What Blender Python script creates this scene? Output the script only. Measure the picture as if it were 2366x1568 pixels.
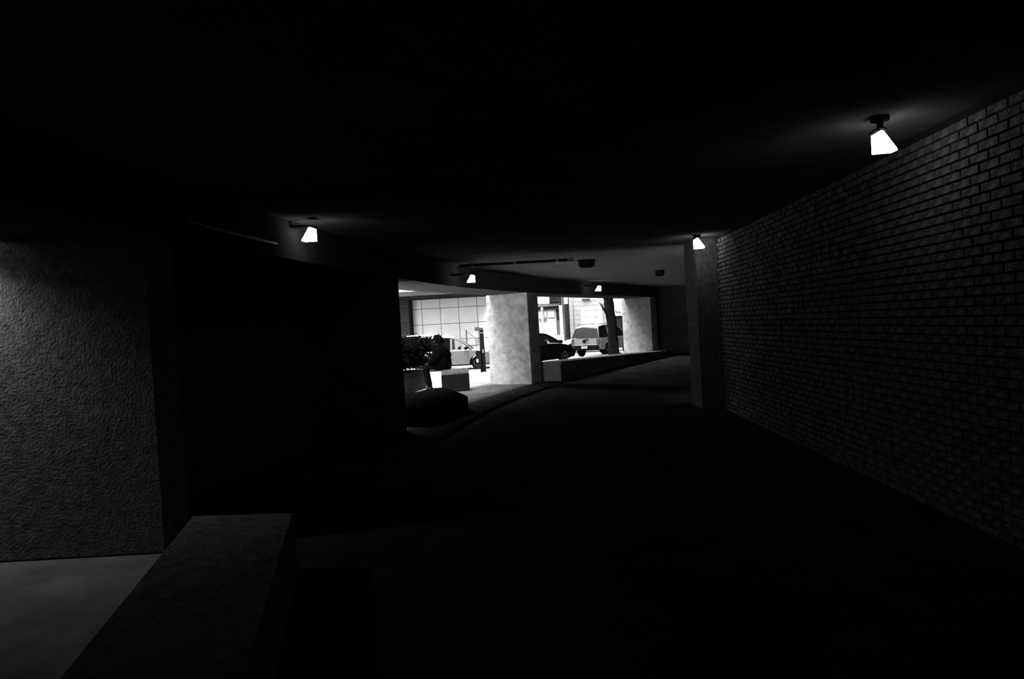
import bpy, bmesh, math, random
from mathutils import Vector, Matrix
random.seed(7)
for o in list(bpy.data.objects): bpy.data.objects.remove(o)
S = bpy.context.scene
COL = S.collection

# ------------------------------------------------------------------ camera, sky, exposure
FPX, CX, CY, EYE = 1577.0, 1183.0, 784.0, 1.6
PITCH, ROLL = math.radians(-1.16), math.radians(-3.2)
cam = bpy.data.cameras.new('camera'); cam_o = bpy.data.objects.new('camera', cam); COL.objects.link(cam_o)
cam.sensor_width = 36.0; cam.lens = FPX * 36.0 / 2366.0; cam.clip_start = 0.05; cam.clip_end = 400
CAMROT = Matrix.Rotation(math.pi / 2 + PITCH, 3, 'X') @ Matrix.Rotation(ROLL, 3, 'Z')
cam_o.matrix_world = Matrix.Translation((0, 0, EYE)) @ CAMROT.to_4x4()
S.camera = cam_o

SKY = 72.0
wd = bpy.data.worlds.new('overcast_sky'); S.world = wd; wd.use_nodes = True
wd.node_tree.nodes['Background'].inputs[0].default_value = (1, 1, 1, 1)
wd.node_tree.nodes['Background'].inputs[1].default_value = SKY
S.view_settings.view_transform = 'Standard'
try: S.view_settings.look = 'None'
except Exception: pass
S.view_settings.gamma = 1.0; S.view_settings.use_curve_mapping = False
S.view_settings.exposure = 0.0
LAMP = 12.0          # emission of the lamp lenses

# ------------------------------------------------------------------ pixel helpers (2366 x 1568 frame)
def ray(px, py):
    return CAMROT @ Vector(((px - CX) / FPX, -(py - CY) / FPX, -1.0))
def at(px, py, Y):
    d = ray(px, py); return Vector((0, 0, EYE)) + d * (Y / d.y)
def gnd(px, py, z=0.0):
    d = ray(px, py); return Vector((0, 0, EYE)) + d * ((z - EYE) / d.z)

# ------------------------------------------------------------------ materials
def mat(name, g, rough=0.8, noise=0.0, scale=8.0, bump=0.0, spec=0.3, metal=0.0, bscale=None, detail=6):
    m = bpy.data.materials.new(name); m.use_nodes = True
    nt = m.node_tree; b = nt.nodes['Principled BSDF']; colour = 'Base Color'
    if spec < .1 and not metal:            # fully matt surface
        nt.nodes.remove(b); b = nt.nodes.new('ShaderNodeBsdfDiffuse'); colour = 'Color'
        nt.links.new(b.outputs[0], nt.nodes['Material Output'].inputs[0])
    else:
        b.inputs['Specular IOR Level'].default_value = spec; b.inputs['Metallic'].default_value = metal
    b.inputs[colour].default_value = (g, g, g, 1); b.inputs['Roughness'].default_value = rough
    if noise or bump:
        tc = nt.nodes.new('ShaderNodeTexCoord'); n = nt.nodes.new('ShaderNodeTexNoise')
        n.inputs['Scale'].default_value = scale; n.inputs['Detail'].default_value = detail; n.inputs['Roughness'].default_value = 0.65
        nt.links.new(tc.outputs['Object'], n.inputs['Vector'])
        if noise:
            r = nt.nodes.new('ShaderNodeValToRGB')
            a, c = max(0, g * (1 - noise)), min(1, g * (1 + noise))
            r.color_ramp.elements[0].position = 0.3; r.color_ramp.elements[1].position = 0.7
            r.color_ramp.elements[0].color = (a, a, a, 1); r.color_ramp.elements[1].color = (c, c, c, 1)
            nt.links.new(n.outputs['Fac'], r.inputs['Fac']); nt.links.new(r.outputs['Color'], b.inputs[colour])
        if bump:
            n2 = n
            if bscale:
                n2 = nt.nodes.new('ShaderNodeTexNoise'); n2.inputs['Scale'].default_value = bscale
                n2.inputs['Detail'].default_value = 4; nt.links.new(tc.outputs['Object'], n2.inputs['Vector'])
            bp = nt.nodes.new('ShaderNodeBump'); bp.inputs['Strength'].default_value = bump; bp.inputs['Distance'].default_value = 0.02
            nt.links.new(n2.outputs['Fac'], bp.inputs['Height']); nt.links.new(bp.outputs['Normal'], b.inputs['Normal'])
    return m
def emit(name, s):
    m = bpy.data.materials.new(name); m.use_nodes = True; nt = m.node_tree
    b = nt.nodes['Principled BSDF']; b.inputs['Base Color'].default_value = (.8, .8, .8, 1)
    b.inputs['Emission Color'].default_value = (1, 1, 1, 1); b.inputs['Emission Strength'].default_value = s
    return m
def glass(name, tint, refl):
    m = bpy.data.materials.new(name); m.use_nodes = True; nt = m.node_tree
    out = nt.nodes['Material Output']; nt.nodes.remove(nt.nodes['Principled BSDF'])
    t = nt.nodes.new('ShaderNodeBsdfTransparent'); t.inputs[0].default_value = (tint, tint, tint, 1)
    g = nt.nodes.new('ShaderNodeBsdfGlossy'); g.inputs['Roughness'].default_value = 0.03
    f = nt.nodes.new('ShaderNodeFresnel'); f.inputs[0].default_value = refl
    mx = nt.nodes.new('ShaderNodeMixShader')
    nt.links.new(f.outputs[0], mx.inputs[0]); nt.links.new(t.outputs[0], mx.inputs[1]); nt.links.new(g.outputs[0], mx.inputs[2])
    nt.links.new(mx.outputs[0], out.inputs[0]); return m

M = dict(
    floor=mat('damp_dark_floor', .024, .6, .5, 1.7, .25, .03, bscale=30),
    strip=mat('border_paving', .008, .5, .5, 3.0, .25, .08, bscale=25),
    channel=mat('drain_channel', .002, .8, spec=.02),
    ceil=mat('ceiling_concrete', .065, .9, .3, 2.0, .1, .05),
    beam=mat('beam_concrete', .035, .9, .3, 3.0, .15, .05),
    pier=mat('cast_concrete', .19, .9, .38, 5.0, .5, .05, bscale=40),
    dark=mat('dark_concrete', .05, .9, .4, 3.0, .3, .03, bscale=25),
    rough=mat('rough_concrete', .15, .9, .45, 14.0, .9, .08, bscale=45),
    smooth=mat('trowelled_concrete', .16, .85, .35, 1.6, .2, .08, bscale=20),
    benchc=mat('bench_concrete', .06, .85, .3, 10.0, .4, .08, bscale=40),
    plinth=mat('dark_plinth', .0009, .95, .3, 6.0, .3, .01),
    bench_shade=mat('shaded_bench_concrete', .004, .9, .3, 6.0, spec=.02),  # bench concrete darkened to stand for shade on its front
    mortar=mat('mortar', .03, .95, spec=.02),
    brick=mat('glazed_brick', .16, .5, .7, 9.0, .9, .05, bscale=60),
    lens=emit('lamp_lens', LAMP), housing=mat('lamp_housing', .01, .6, spec=.05),
    conduit=mat('conduit', .06, .4, metal=.5), black=mat('black_metal', .004, .7, spec=.03),
    side=mat('pale_pavement', .06, .9, .12, 3.0, .2, .05),
    panel=mat('stone_panel', .42, .8, .06, 2.0, .05, .05), joint=mat('panel_joint', .05, .9, spec=.03),
    slab=mat('slab_concrete', .018, .9, .2, 2.0, spec=.03), pillar=mat('grey_pillar', .022, .85, spec=.03),
    wbrick=mat('white_brick', .085, .85, .12, 3.0, .1, .05), white=mat('white_paint', .15, .7, spec=.05),
    offwhite=mat('off_white', .085, .8, .05, 2.0, spec=.05), grey=mat('mid_grey', .03, .85, .4, 6.0, .2, spec=.03), dgrey=mat('dark_grey', .005, .85, .5, 5.0, spec=.03),
    bark=mat('bark', .0025, .95, .6, 6.0, .8, .01, bscale=18),
    leaf=mat('dark_leaf', .002, .9, .5, 4.0, spec=.01), soil=mat('soil', .01, .95),
    tyre=mat('tyre', .0015, .9, spec=.01), rim=mat('rim', .08, .4, metal=.5), chrome=mat('chrome', .4, .25, metal=.9),
    silver=mat('silver_paint', .03, .45, spec=.1), blackp=mat('black_paint', .0008, .6, spec=.01),
    suvp=mat('grey_paint', .045, .5, spec=.06), whitep=mat('white_car_paint', .35, .4, spec=.1),
    gdark=mat('dark_glass', .0012, .1, spec=.02), gclear=glass('clear_glass', .85, 1.08), greflect=mat('rear_glass', .006, .03, spec=.10),
    plastic=mat('black_plastic', .002, .7, spec=.02), lampred=mat('tail_lamp', .015, .3, spec=.1), plate=mat('number_plate', .12, .6),
    coat=mat('dark_coat', .0008, .95, spec=.01), skin=mat('skin', .008, .7, spec=.03), hair=mat('dark_hair', .001, .8, spec=.01), trouser=mat('dark_trousers', .0012, .95, spec=.01), shoe=mat('dark_shoe', .001, .7, spec=.01),
    mark=mat('dark_lettering', .004, .8), faint=mat('faint_lettering', .045, .8),
)

# ------------------------------------------------------------------ mesh builder
WM = {}
class MB:
    def __init__(s): s.v = []; s.f = []
    def add(s, vs, fs):
        n = len(s.v); s.v += [Vector(p) for p in vs]; s.f += [tuple(i + n for i in f) for f in fs]; return s
    def box(s, x0, x1, y0, y1, z0, z1):
        return s.add([(x0, y0, z0), (x1, y0, z0), (x1, y1, z0), (x0, y1, z0), (x0, y0, z1), (x1, y0, z1), (x1, y1, z1), (x0, y1, z1)],
                     [(0, 3, 2, 1), (4, 5, 6, 7), (0, 1, 5, 4), (1, 2, 6, 5), (2, 3, 7, 6), (3, 0, 4, 7)])
    def prism(s, poly, z0, z1):
        n = len(poly)
        a = sum(poly[i][0] * poly[(i + 1) % n][1] - poly[(i + 1) % n][0] * poly[i][1] for i in range(n))
        if a < 0: poly = poly[::-1]
        vs = [(p[0], p[1], z0) for p in poly] + [(p[0], p[1], z1) for p in poly]
        return s.add(vs, [tuple(range(n))[::-1], tuple(range(n, 2 * n))] + [(i, (i + 1) % n, n + (i + 1) % n, n + i) for i in range(n)])
    def side_prism(s, poly, y0, y1):           # poly in (x, z), pushed along y
        n = len(poly)
        vs = [(p[0], y0, p[1]) for p in poly] + [(p[0], y1, p[1]) for p in poly]
        return s.add(vs, [tuple(range(n)), tuple(range(n, 2 * n))[::-1]] + [(i, n + i, n + (i + 1) % n, (i + 1) % n) for i in range(n)])
    def loft(s, rings, close=True, caps=True):
        n = len(rings[0]); vs = [p for r in rings for p in r]; fs = []
        for k in range(len(rings) - 1):
            for i in range(n if close else n - 1):
                j = (i + 1) % n; fs.append((k * n + i, k * n + j, (k + 1) * n + j, (k + 1) * n + i))
        if caps and close: fs += [tuple(range(n))[::-1], tuple(range((len(rings) - 1) * n, len(rings) * n))]
        return s.add(vs, fs)
    def tube(s, pts, rad, n=8):
        pts = [Vector(p) for p in pts]; rings = []
        for i, p in enumerate(pts):
            t = (pts[min(i + 1, len(pts) - 1)] - pts[max(i - 1, 0)]).normalized()
            u = t.cross(Vector((0, 0, 1)));
            if u.length < 1e-3: u = t.cross(Vector((0, 1, 0)))
            u.normalize(); w = u.cross(t); r = rad[i] if isinstance(rad, (list, tuple)) else rad
            rings.append([p + u * r * math.cos(a) + w * r * math.sin(a) for a in [2 * math.pi * k / n for k in range(n)]])
        return s.loft(rings)
    def lathe(s, prof, c, axis='Z', n=20):
        rings = []
        for r, h in prof:
            ring = []
            for k in range(n):
                a = 2 * math.pi * k / n; x, y = r * math.cos(a), r * math.sin(a)
                q = {'Z': (x, y, h), 'Y': (x, h, -y), 'X': (h, x, y)}[axis]
                ring.append(Vector(c) + Vector(q))
            rings.append(ring)
        return s.loft(rings)
    def build(s, name, m, parent=None, smooth=False, local=False, base=None, bevel=0):
        me = bpy.data.meshes.new(name); o = bpy.data.objects.new(name, me)
        if parent is not None:
            o.parent = parent
            inv = Matrix.Identity(4) if local else WM[parent.name].inverted()
            vs = [inv @ v for v in s.v]; WM[o.name] = WM[parent.name].copy()
        else:
            b = Vector(base) if base is not None else Vector((sum(v.x for v in s.v) / len(s.v), sum(v.y for v in s.v) / len(s.v), min(v.z for v in s.v)))
            o.location = b; vs = [v - b for v in s.v]; WM[o.name] = Matrix.Translation(b)
        me.from_pydata([tuple(v) for v in vs], [], s.f)
        bm = bmesh.new(); bm.from_mesh(me); bmesh.ops.recalc_face_normals(bm, faces=bm.faces)
        if bevel: bmesh.ops.bevel(bm, geom=[e for e in bm.edges if len(e.link_faces) == 2 and e.calc_face_angle(0) > .5], offset=bevel, segments=2, affect='EDGES', clamp_overlap=True)
        bm.to_mesh(me); bm.free()
        if smooth:
            for p in me.polygons: p.use_smooth = True
        me.materials.append(M[m]); COL.objects.link(o); return o
def empty(name, loc, yaw=0.0):
    o = bpy.data.objects.new(name, None); o.location = loc; o.rotation_euler = (0, 0, yaw); o.empty_display_size = .2
    COL.objects.link(o); WM[o.name] = Matrix.Translation(loc) @ Matrix.Rotation(yaw, 4, 'Z'); return o
def sub(parent, name, loc):
    o = bpy.data.objects.new(name, None); o.parent = parent; COL.objects.link(o); return o
def tag(o, label, cat, group=None):
    o['label'] = label; o['category'] = cat
    if group: o['group'] = group
    return o
def struct(o, label=None):
    o['kind'] = 'structure'
    if label: o['label'] = label
    return o

# ------------------------------------------------------------------ facade line of the curved arcade
KEY = [(-3.05, -3.0), (-2.95, 2.0), (-2.74, 5.2), (-2.35, 7.8), (-1.83, 10.8), (-1.13, 14.0), (-.10, 16.95), (.66, 18.7), (2.60, 22.4), (3.75, 24.5), (5.56, 27.7), (8.0, 32.0)]
def crom(P, n=8):
    P = [Vector(p) for p in P]; out = []
    Q = [P[0] * 2 - P[1]] + P + [P[-1] * 2 - P[-2]]
    for i in range(1, len(Q) - 2):
        a, b, c, d = Q[i - 1:i + 3]
        for k in range(n):
            t = k / n
            out.append(.5 * ((2 * b) + (c - a) * t + (2 * a - 5 * b + 4 * c - d) * t * t + (3 * b - a - 3 * c + d) * t ** 3))
    out.append(P[-1]); return out
LINE = crom(KEY)
def fac(Y, d=0.0):
    """point of the facade line at depth Y, pushed d metres outwards"""
    for a, b in zip(LINE, LINE[1:]):
        if a.y <= Y <= b.y:
            t = (Y - a.y) / (b.y - a.y); p = a.lerp(b, t); dr = (b - a).normalized()
            return p + Vector((-dr.y, dr.x)) * d
    return LINE[-1].copy()
def fdir(Y):
    a, b = fac(max(Y - .3, -2.9)), fac(min(Y + .3, 31.9)); return (b - a).normalized()
def sdist(x, y):
    best = 1e9; sg = 1; p = Vector((x, y))
    for a, b in zip(LINE, LINE[1:]):
        ab = b - a; t = max(0, min(1, (p - a).dot(ab) / ab.length_squared)); q = a + ab * t; dd = (p - q).length
        if dd < best: best = dd; sg = 1 if ab.x * (p - a).y - ab.y * (p - a).x > 0 else -1
    return best * sg
def band(y0, y1, d0, d1, z0, z1, n=40):
    m = MB(); rings = []
    for k in range(n + 1):
        Y = y0 + (y1 - y0) * k / n; a, b = fac(Y, d0), fac(Y, d1)
        rings.append([Vector((a.x, a.y, z0)), Vector((b.x, b.y, z0)), Vector((b.x, b.y, z1)), Vector((a.x, a.y, z1))])
    return m.loft(rings)
ZB, ZC, DEP = 2.47, 2.9, 1.15
RW = lambda Y: 2.95 + .05 * Y      # right wall line
PIERY = 11.5

# ------------------------------------------------------------------ the setting
def floor_poly(d):
    left = [fac(Y, d) for Y in [-3, 0, 2, 4, 5, 6, 7, 8, 9, 10, 11, 12, 13, 14, 15, 16, 17, 18, 19, 20, 21, 22, 23, 24, 25, 26, 27, 28, 30]]
    return [(p.x, p.y) for p in left] + [(11, 31), (11, 29), (5.2, 11.7), (3.6, 11.5), (3.3, -3)]
struct(MB().prism(floor_poly(1.5), -.3, 0).build('floor', 'floor'), 'dark damp floor of the curved arcade')
b = band(10, 30, -.75, 0.0, -.02, .006, 50).build('border_paving', 'strip', None); b['kind'] = 'structure'; b.name = 'trim_1'; b['label'] = 'curved border of lighter paving along the openings'
b = band(10, 30, -.93, -.78, -.02, .004, 50).build('trim_2', 'channel', None); struct(b, 'dark curved drain channel in the arcade floor')
cp = [(p.x, p.y) for p in [fac(Y, DEP) for Y in [-3 + k for k in range(34)]]] + [(12, 32), (12, 29), (5.6, 11.4), (4.2, 11.4), (4.0, -3)]
struct(MB().prism(cp, ZC, ZC + .35).build('ceiling', 'ceil'), 'low dark concrete ceiling of the arcade')
cp2 = [(p.x, p.y) for p in [fac(Y, DEP + .02) for Y in [-3 + k for k in range(34)]]] + [(14.6, 45.5), (26, 45.5), (26, 20), (8, -3)]
struct(MB().prism(cp2, ZC + .36, 16.0).build('wall_upper_sky_block', 'slab'), 'unseen building mass above the arcade, tall to block sky')  # storeys out of view, made tall to block sky over the street
# left side: closed recess behind the beam until the first opening
struct(band(5.64, 10.1, .95, 1.2, 0, ZC, 12).build('wall_left', 'dark'), 'dark wall closing the bay with the lamp')
struct(MB().box(-5.9, -3.66, 5.63, 5.9, 0, ZC).build('wall_recess_end', 'dark'), 'dark wall behind the broad lit pier')
struct(MB().box(-5.9, -5.6, -3.0, 5.62, 0, ZC).build('wall_recess', 'dark'), 'dark wall at the back of the side recess')
struct(MB().box(-5.9, -2.9, -3, 5.7, ZC, ZC + .3).build('ceiling_recess', 'ceil'), 'ceiling of the side recess')
struct(MB().prism([(-5.6, -3), (-1.2, -3), (-1.4, 1.0), (-2.0, 3.85), (-2.5, 5.2), (-5.6, 5.2)], -.25, .006).build('floor_recess', 'smooth'), 'floor of the side recess')
struct(MB().box(-5.9, 4.2, -3.3, -3.0, -.3, ZC + .3).build('wall_back', 'dark'))
m = MB(); a, c = Vector((4.25, PIERY + .8)), Vector((9.3, 30.2)); d = (c - a).normalized(); n = Vector((d.y, -d.x)) * .3
m.prism([a, c, c + n, a + n], 0, ZC)
struct(m.build('wall_right_far', 'dark'), 'dark wall beyond the brick wall')
p = fac(27.9, DEP)
struct(MB().prism([(fac(28.9).x, fac(28.9).y), (fac(29.2, .0).x, fac(29.2, 0).y), (10, 31.3), (10, 30.6)], 0, ZC).build('wall_end', 'dark'))
struct(band(28.76, 31.8, .05, DEP, 0, ZC, 8).build('wall_facade_far', 'dark'), 'closed facade bay past the openings')

struct(MB().prism([(fac(31.6, DEP).x, fac(31.6, DEP).y), (14.6, 45.5), (26, 45.5), (26, 32)], -.5, ZC + .35).build('wall_street_sky_block', 'slab'), 'unseen building wall added past the arcade to block sky')  # out of view, added to keep open sky off the parked cars
# brick wall: mortar backing plus single bricks
wr = struct(MB().prism([(RW(-3) + .0, -3), (RW(PIERY + .02), PIERY + .02), (RW(PIERY) + .3, PIERY + .02), (RW(-3) + .3, -3)], 0, ZC).build('wall_right', 'mortar', base=(RW(4), 4, 0)), 'long brick wall along the arcade')
CO, BL = .0677, .2032
wdir = Vector((.05, 1, 0)).normalized(); wn = Vector((-1, .05, 0)).normalized()
hb = Vector((.0145, .097, .0285))
def brick_verts(c):
    vs = []
    for sx, sy, sz in [(-1, -1, -1), (1, -1, -1), (1, 1, -1), (-1, 1, -1), (-1, -1, 1), (1, -1, 1), (1, 1, 1), (-1, 1, 1)]:
        k = 1 - (.035 if sx > 0 else 0)
        vs.append(c + wn * (hb.x * sx) + wdir * (hb.y * sy * (1 - (.05 if sx > 0 else 0))) + Vector((0, 0, hb.z * sz * (1 - (.1 if sx > 0 else 0)))))
    return vs
BF = [(0, 3, 2, 1), (4, 5, 6, 7), (0, 1, 5, 4), (1, 2, 6, 5), (2, 3, 7, 6), (3, 0, 4, 7)]
cells = []
for r in range(42):
    z = CO * (r + .5); Y = 1.6 + (BL / 2 if r % 2 else 0)
    while Y < PIERY - .1:
        cells.append((Y, z)); Y += BL
near = sorted([c for c in cells if c[0] > 4.25 and c[1] > .1], key=lambda c: c[0] ** 2 + (c[1] - 1.6) ** 2)[:300]
ns = set(near)
bms = []
for k in range(4):
    bmesh_ = bpy.data.meshes.new('brick'); bmesh_.from_pydata([tuple(v) for v in brick_verts(Vector((0, 0, 0)))], [], BF); bmesh_.materials.append(M['brick']); bms.append(bmesh_); break
def bpos(Y, z): return Vector((RW(Y), Y, z)) + wn * random.uniform(.002, .009)
for Y, z in near:
    o = bpy.data.objects.new('brick', bms[0]); o.parent = wr; o.location = bpos(Y, z) - Vector((RW(4), 4, 0))
    o.rotation_euler = (random.uniform(-.008, .008), random.uniform(-.02, .02), random.uniform(-.012, .012)); COL.objects.link(o)
m = MB()
for c in cells:
    if c not in ns:
        p = bpos(*c); rot = Matrix.Rotation(random.uniform(-.02, .02), 3, 'Z') @ Matrix.Rotation(random.uniform(-.03, .03), 3, 'Y')
        m.add([p + rot @ v for v in brick_verts(Vector((0, 0, 0)))], BF)
o = m.build('brick_field', 'brick', wr); o['kind'] = 'stuff'

# ------------------------------------------------------------------ piers and beam
def pier(Ya, Yb, d0, d1, label, z1=ZB - .004, m_='pier', zb=0):
    a, b_, c, d = fac(Ya, d0), fac(Yb, d0), fac(Yb, d1), fac(Ya, d1)
    # side faces square to the line
    t = fdir((Ya + Yb) / 2); n = Vector((-t.y, t.x))
    c = b_ + n * (d1 - d0); d = a + n * (d1 - d0)
    o = MB().prism([(a.x, a.y), (b_.x, b_.y), (c.x, c.y), (d.x, d.y)], zb, z1).build('concrete_pier', m_, bevel=.012)
    return tag(o, label, 'pillar')
pier(18.3, 18.93, 0, 1.25, 'board-cast concrete pier between the two bright openings')
pier(28.05, 28.75, 0, DEP + .1, 'pale concrete pier at the end of the long low wall')
pier(10.1, 10.92, -.05, DEP, 'black concrete pier beside the hedge opening', m_='dark')
o = MB().box(-5.28, -2.74, 5.2, 5.6, 0.01, ZB - .004).build('concrete_pier', 'rough', bevel=.01)
tag(o, 'broad rough concrete pier lit from above by a hidden lamp', 'pillar')
o = MB().box(3.165, 4.2, PIERY + .03, PIERY + .75, 0.0, ZC - .005).build('concrete_pier', 'rough', bevel=.01)
tag(o, 'narrow concrete pier closing the far end of the brick wall', 'pillar')
bm_ = band(-2.8, 31, 0, DEP, ZB, ZC, 90).build('concrete_beam', 'beam'); tag(bm_, 'long curved concrete beam above the openings, carrying the lamps', 'beam')

# ------------------------------------------------------------------ benches and low walls
def bench_block(name, poly, h, label, cat, mt='benchc', cap=.11, gap=.03, bodym=None):
    c = sum((Vector(p) for p in poly), Vector((0, 0))) / len(poly)
    e = empty(name, (c.x, c.y, 0)); tag(e, label, cat)
    ins = [tuple(c + (Vector(p) - c) * .965) for p in poly]
    MB().prism(poly, 0, h - cap - gap).build('body', bodym or mt, e, bevel=.008)
    MB().prism(ins, h - cap - gap - .004, h - cap + .004).build('recessed_joint', 'dark', e)
    MB().prism(poly, h - cap, h).build('capping', mt, e, bevel=.012)
    return e
LW0, LW1 = 18.96, 28.0
def slopeband(d0, d1, z0, z1, n=16):
    rings = []
    for k in range(n + 1):
        Y = LW0 + (LW1 - LW0) * k / n; p, q_ = fac(Y, d0), fac(Y, d1); dz = -.30 * k / n
        rings.append([Vector((p.x, p.y, z0 + (dz if z0 > .05 else 0))), Vector((q_.x, q_.y, z0 + (dz if z0 > .05 else 0))), Vector((q_.x, q_.y, z1 + dz)), Vector((p.x, p.y, z1 + dz))])
    return MB().loft(rings)
pm_ = fac(23, -.3)
pe = empty('low_wall', (pm_.x, pm_.y, 0)); tag(pe, 'long low concrete wall under the opening facing the parked cars', 'low wall')
slopeband(-.56, .25, 0, .40).build('body', 'benchc', pe); slopeband(-.53, .22, .395, .435).build('recessed_joint', 'dark', pe)
slopeband(-.58, .27, .43, .54).build('capping', 'benchc', pe)
R0 = gnd(1086, 902); L0 = gnd(933, 913); L1 = gnd(986, 897)
bench_block('bench', [(-1.84, 17.25), (R0.x, R0.y), (R0.x - .05, R0.y + .55), (-1.86, 17.85)], .585, 'concrete bench the figure sits on, body coloured dark as shade', 'bench', bodym='bench_shade')  # shade of the front put into the body colour, capping left pale
dl = (L1 - L0).normalized(); nl = Vector((-dl.y, dl.x, 0))
LA, LB = L0 - dl * 1.1, L1
bench_block('planter', [(LA.x, LA.y), (LB.x, LB.y), (LB.x + nl.x * .8, LB.y + nl.y * .8), (LA.x + nl.x * .8, LA.y + nl.y * .8)], .54, 'grey concrete planter wall below the dark hedge', 'planter')
o = MB().prism([(-.9, 13.0), (-1.0, 13.45), (-1.55, 15.3), (-1.9, 15.3), (-2.25, 14.0), (-2.3, 11.6), (-1.55, 11.3)], 0, .3).build('plinth', 'plinth', bevel=.01)
tag(o, 'low black plinth in front of the seated figure', 'plinth')
q = [gnd(130, 1568, .4), gnd(360, 1290, .4), gnd(650, 1290, .4), gnd(570, 1568, .4)]
dq = (q[1] - q[0]).normalized(); dr_ = (q[2] - q[3]).normalized()
q0, q3 = q[0] - dq * 1.6, q[3] - dr_ * 1.6; q1, q2 = q[1] + dq * .95, q[2] + dr_ * 1.0
o = MB().prism([(v.x, v.y) for v in (q0, q1, q2, q3)], 0, .4).build('low_wall', 'rough', bevel=.015)
tag(o, 'rough low concrete wall beside the broad lit pier', 'low wall')

# ------------------------------------------------------------------ lamps
def lamp(pos, s, wall, hgt, label, arm=None, light=None):
    """wedge lamp; wall = horizontal unit vector towards the wall (the sloping side)"""
    w = Vector((wall[0], wall[1], 0)).normalized(); u = Vector((-w.y, w.x, 0)); P = Vector(pos)
    e = empty('wedge_lamp', (P.x, P.y, P.z)); tag(e, label, 'lamp', 'wedge lamps of the arcade')
    h = hgt; L = s * .5
    sec = [(-.30, 0), (.62, .02), (.60, .12), (.02, .97), (-.10, 1.0), (-.30, .90)]
    rings = []
    for k, sc in ((-1, .80), (-.86, 1), (.86, 1), (1, .80)):
        rings.append([P + w * (a * h * sc) + u * (k * L) + Vector((0, 0, (.5 + (bz - .5) * sc) * h)) for a, bz in sec])
    MB().loft(rings).build('lens', 'lens', e)
    cap = [(-.36, .93), (-.36, 1.0), (-.12, 1.08), (.10, 1.04), (.16, .92), (.02, 1.0), (-.12, 1.03), (-.32, .93)]
    rings = [[P + w * (a * h) + u * (k * L * 1.05) + Vector((0, 0, bz * h + .01)) for a, bz in cap] for k in (-1, 1)]
    MB().loft(rings).build('hood', 'housing', e)
    top = P + Vector((0, 0, 1.03 * h))
    if arm == 'ceiling':
        MB().tube([top, Vector((top.x, top.y, ZC))], .022).build('stem', 'housing', e)
        MB().lathe([(.06, ZC - .03), (.06, ZC)], (top.x, top.y, 0)).build('mount', 'housing', e)
    else:
        MB().tube([top - w * (.1 * h), top + w * arm + Vector((0, 0, .03))], .02).build('arm', 'housing', e)
    return e
def facade_lamp(px0, py0, px1, py1, Y, label):
    lo = at((px0 + px1) / 2, py1, Y); hi = at((px0 + px1) / 2, py0, Y); h = hi.z - lo.z
    t = fdir(Y); n = Vector((-t.y, t.x)); f = fac(Y)
    off = (Vector((lo.x, lo.y)) - f).dot(n)
    return lamp(lo, (px1 - px0) * Y / FPX * 0.9, (n.x, n.y), h, label, arm=max(.03, -off))
facade_lamp(1082, 635, 1100, 652, 13.75, 'lit wedge lamp on the beam above the hedge opening')
facade_lamp(1377, 660, 1391, 672, 21.9, 'lit wedge lamp on the beam above the parked cars')
facade_lamp(706, 526, 733, 557, 7.55, 'lit wedge lamp on the dark closed bay of the beam')
lo = at(1612, 574, 11.1); lamp(lo, .16, (1, -.05), .165, 'lit wedge lamp at the far end of the brick wall', arm='ceiling')
lo = at(2036, 353, 4.75); lamp(lo, .10, (1, -.05), .145, 'lit wedge lamp close to the bare brick wall', arm='ceiling')
lamp((2.4, -1.6, 2.62), .10, (1, -.05), .145, 'lit wedge lamp added out of view near the closed back end of the brick wall', arm='ceiling')  # unseen lamp added to lift the dark around the camera
e = lamp((-4.3, 4.85, 2.5), .16, (-1, 0), .17, 'hooded wedge lamp in the side recess washing the broad rough pier', arm='ceiling')
sp = bpy.data.lights.new('lamp_beam', 'SPOT'); sp.energy = 75; sp.spot_size = math.radians(146); sp.spot_blend = .75; sp.shadow_soft_size = .05
so = bpy.data.objects.new('lamp_beam', sp); COL.objects.link(so); so.parent = e; so.location = (0, 0, -.03); so.rotation_euler = (0, 0, 0)

# ceiling fittings
a, c = gnd(1060, 611, ZC), gnd(1318, 596.5, ZC)
e = empty('ceiling_conduit', ((a.x + c.x) / 2, (a.y + c.y) / 2, ZC)); tag(e, 'thin dark conduit crossing the arcade ceiling', 'conduit')
MB().tube([a - Vector((0, 0, .03)), c - Vector((0, 0, .03))], .028).build('pipe', 'black', e)
for k in (.12, .5, .88):
    p = a.lerp(c, k); MB().box(p.x - .02, p.x + .02, p.y - .05, p.y + .05, ZC - .065, ZC).build('clip', 'conduit', e)
MB().box(c.x - .06, c.x + .06, c.y - .06, c.y + .06, ZC - .08, ZC).build('junction_box', 'conduit', e)
for px, py, r, lb in ((1355, 600, .17, 'dark round fitting on the ceiling near the conduit'), (1524, 624, .12, 'small dark round fitting on the ceiling far along the arcade')):
    c = gnd(px, py, ZC); e = empty('ceiling_fitting', (c.x, c.y, ZC)); tag(e, lb, 'ceiling fitting')
    MB().lathe([(r * .9, ZC), (r, ZC - .03), (r, ZC - .12), (r * .8, ZC - .16), (.01, ZC - .17)], (c.x, c.y, 0)).build('dome', 'black', e, smooth=True)
    MB().lathe([(r * 1.15, ZC), (r * 1.15, ZC - .015), (r, ZC - .02)], (c.x, c.y, 0)).build('rim', 'housing', e)
pts = []
for Y in (5.7, 6.2, 6.7, 7.2):
    p = fac(Y, -.035); pts.append((p.x, p.y, 2.62 - (Y - 5.7) * .02))
o = MB().tube(pts, .018).build('wall_conduit', 'conduit'); tag(o, 'thin shiny conduit on the beam beside the lamp of the closed bay', 'conduit')

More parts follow.
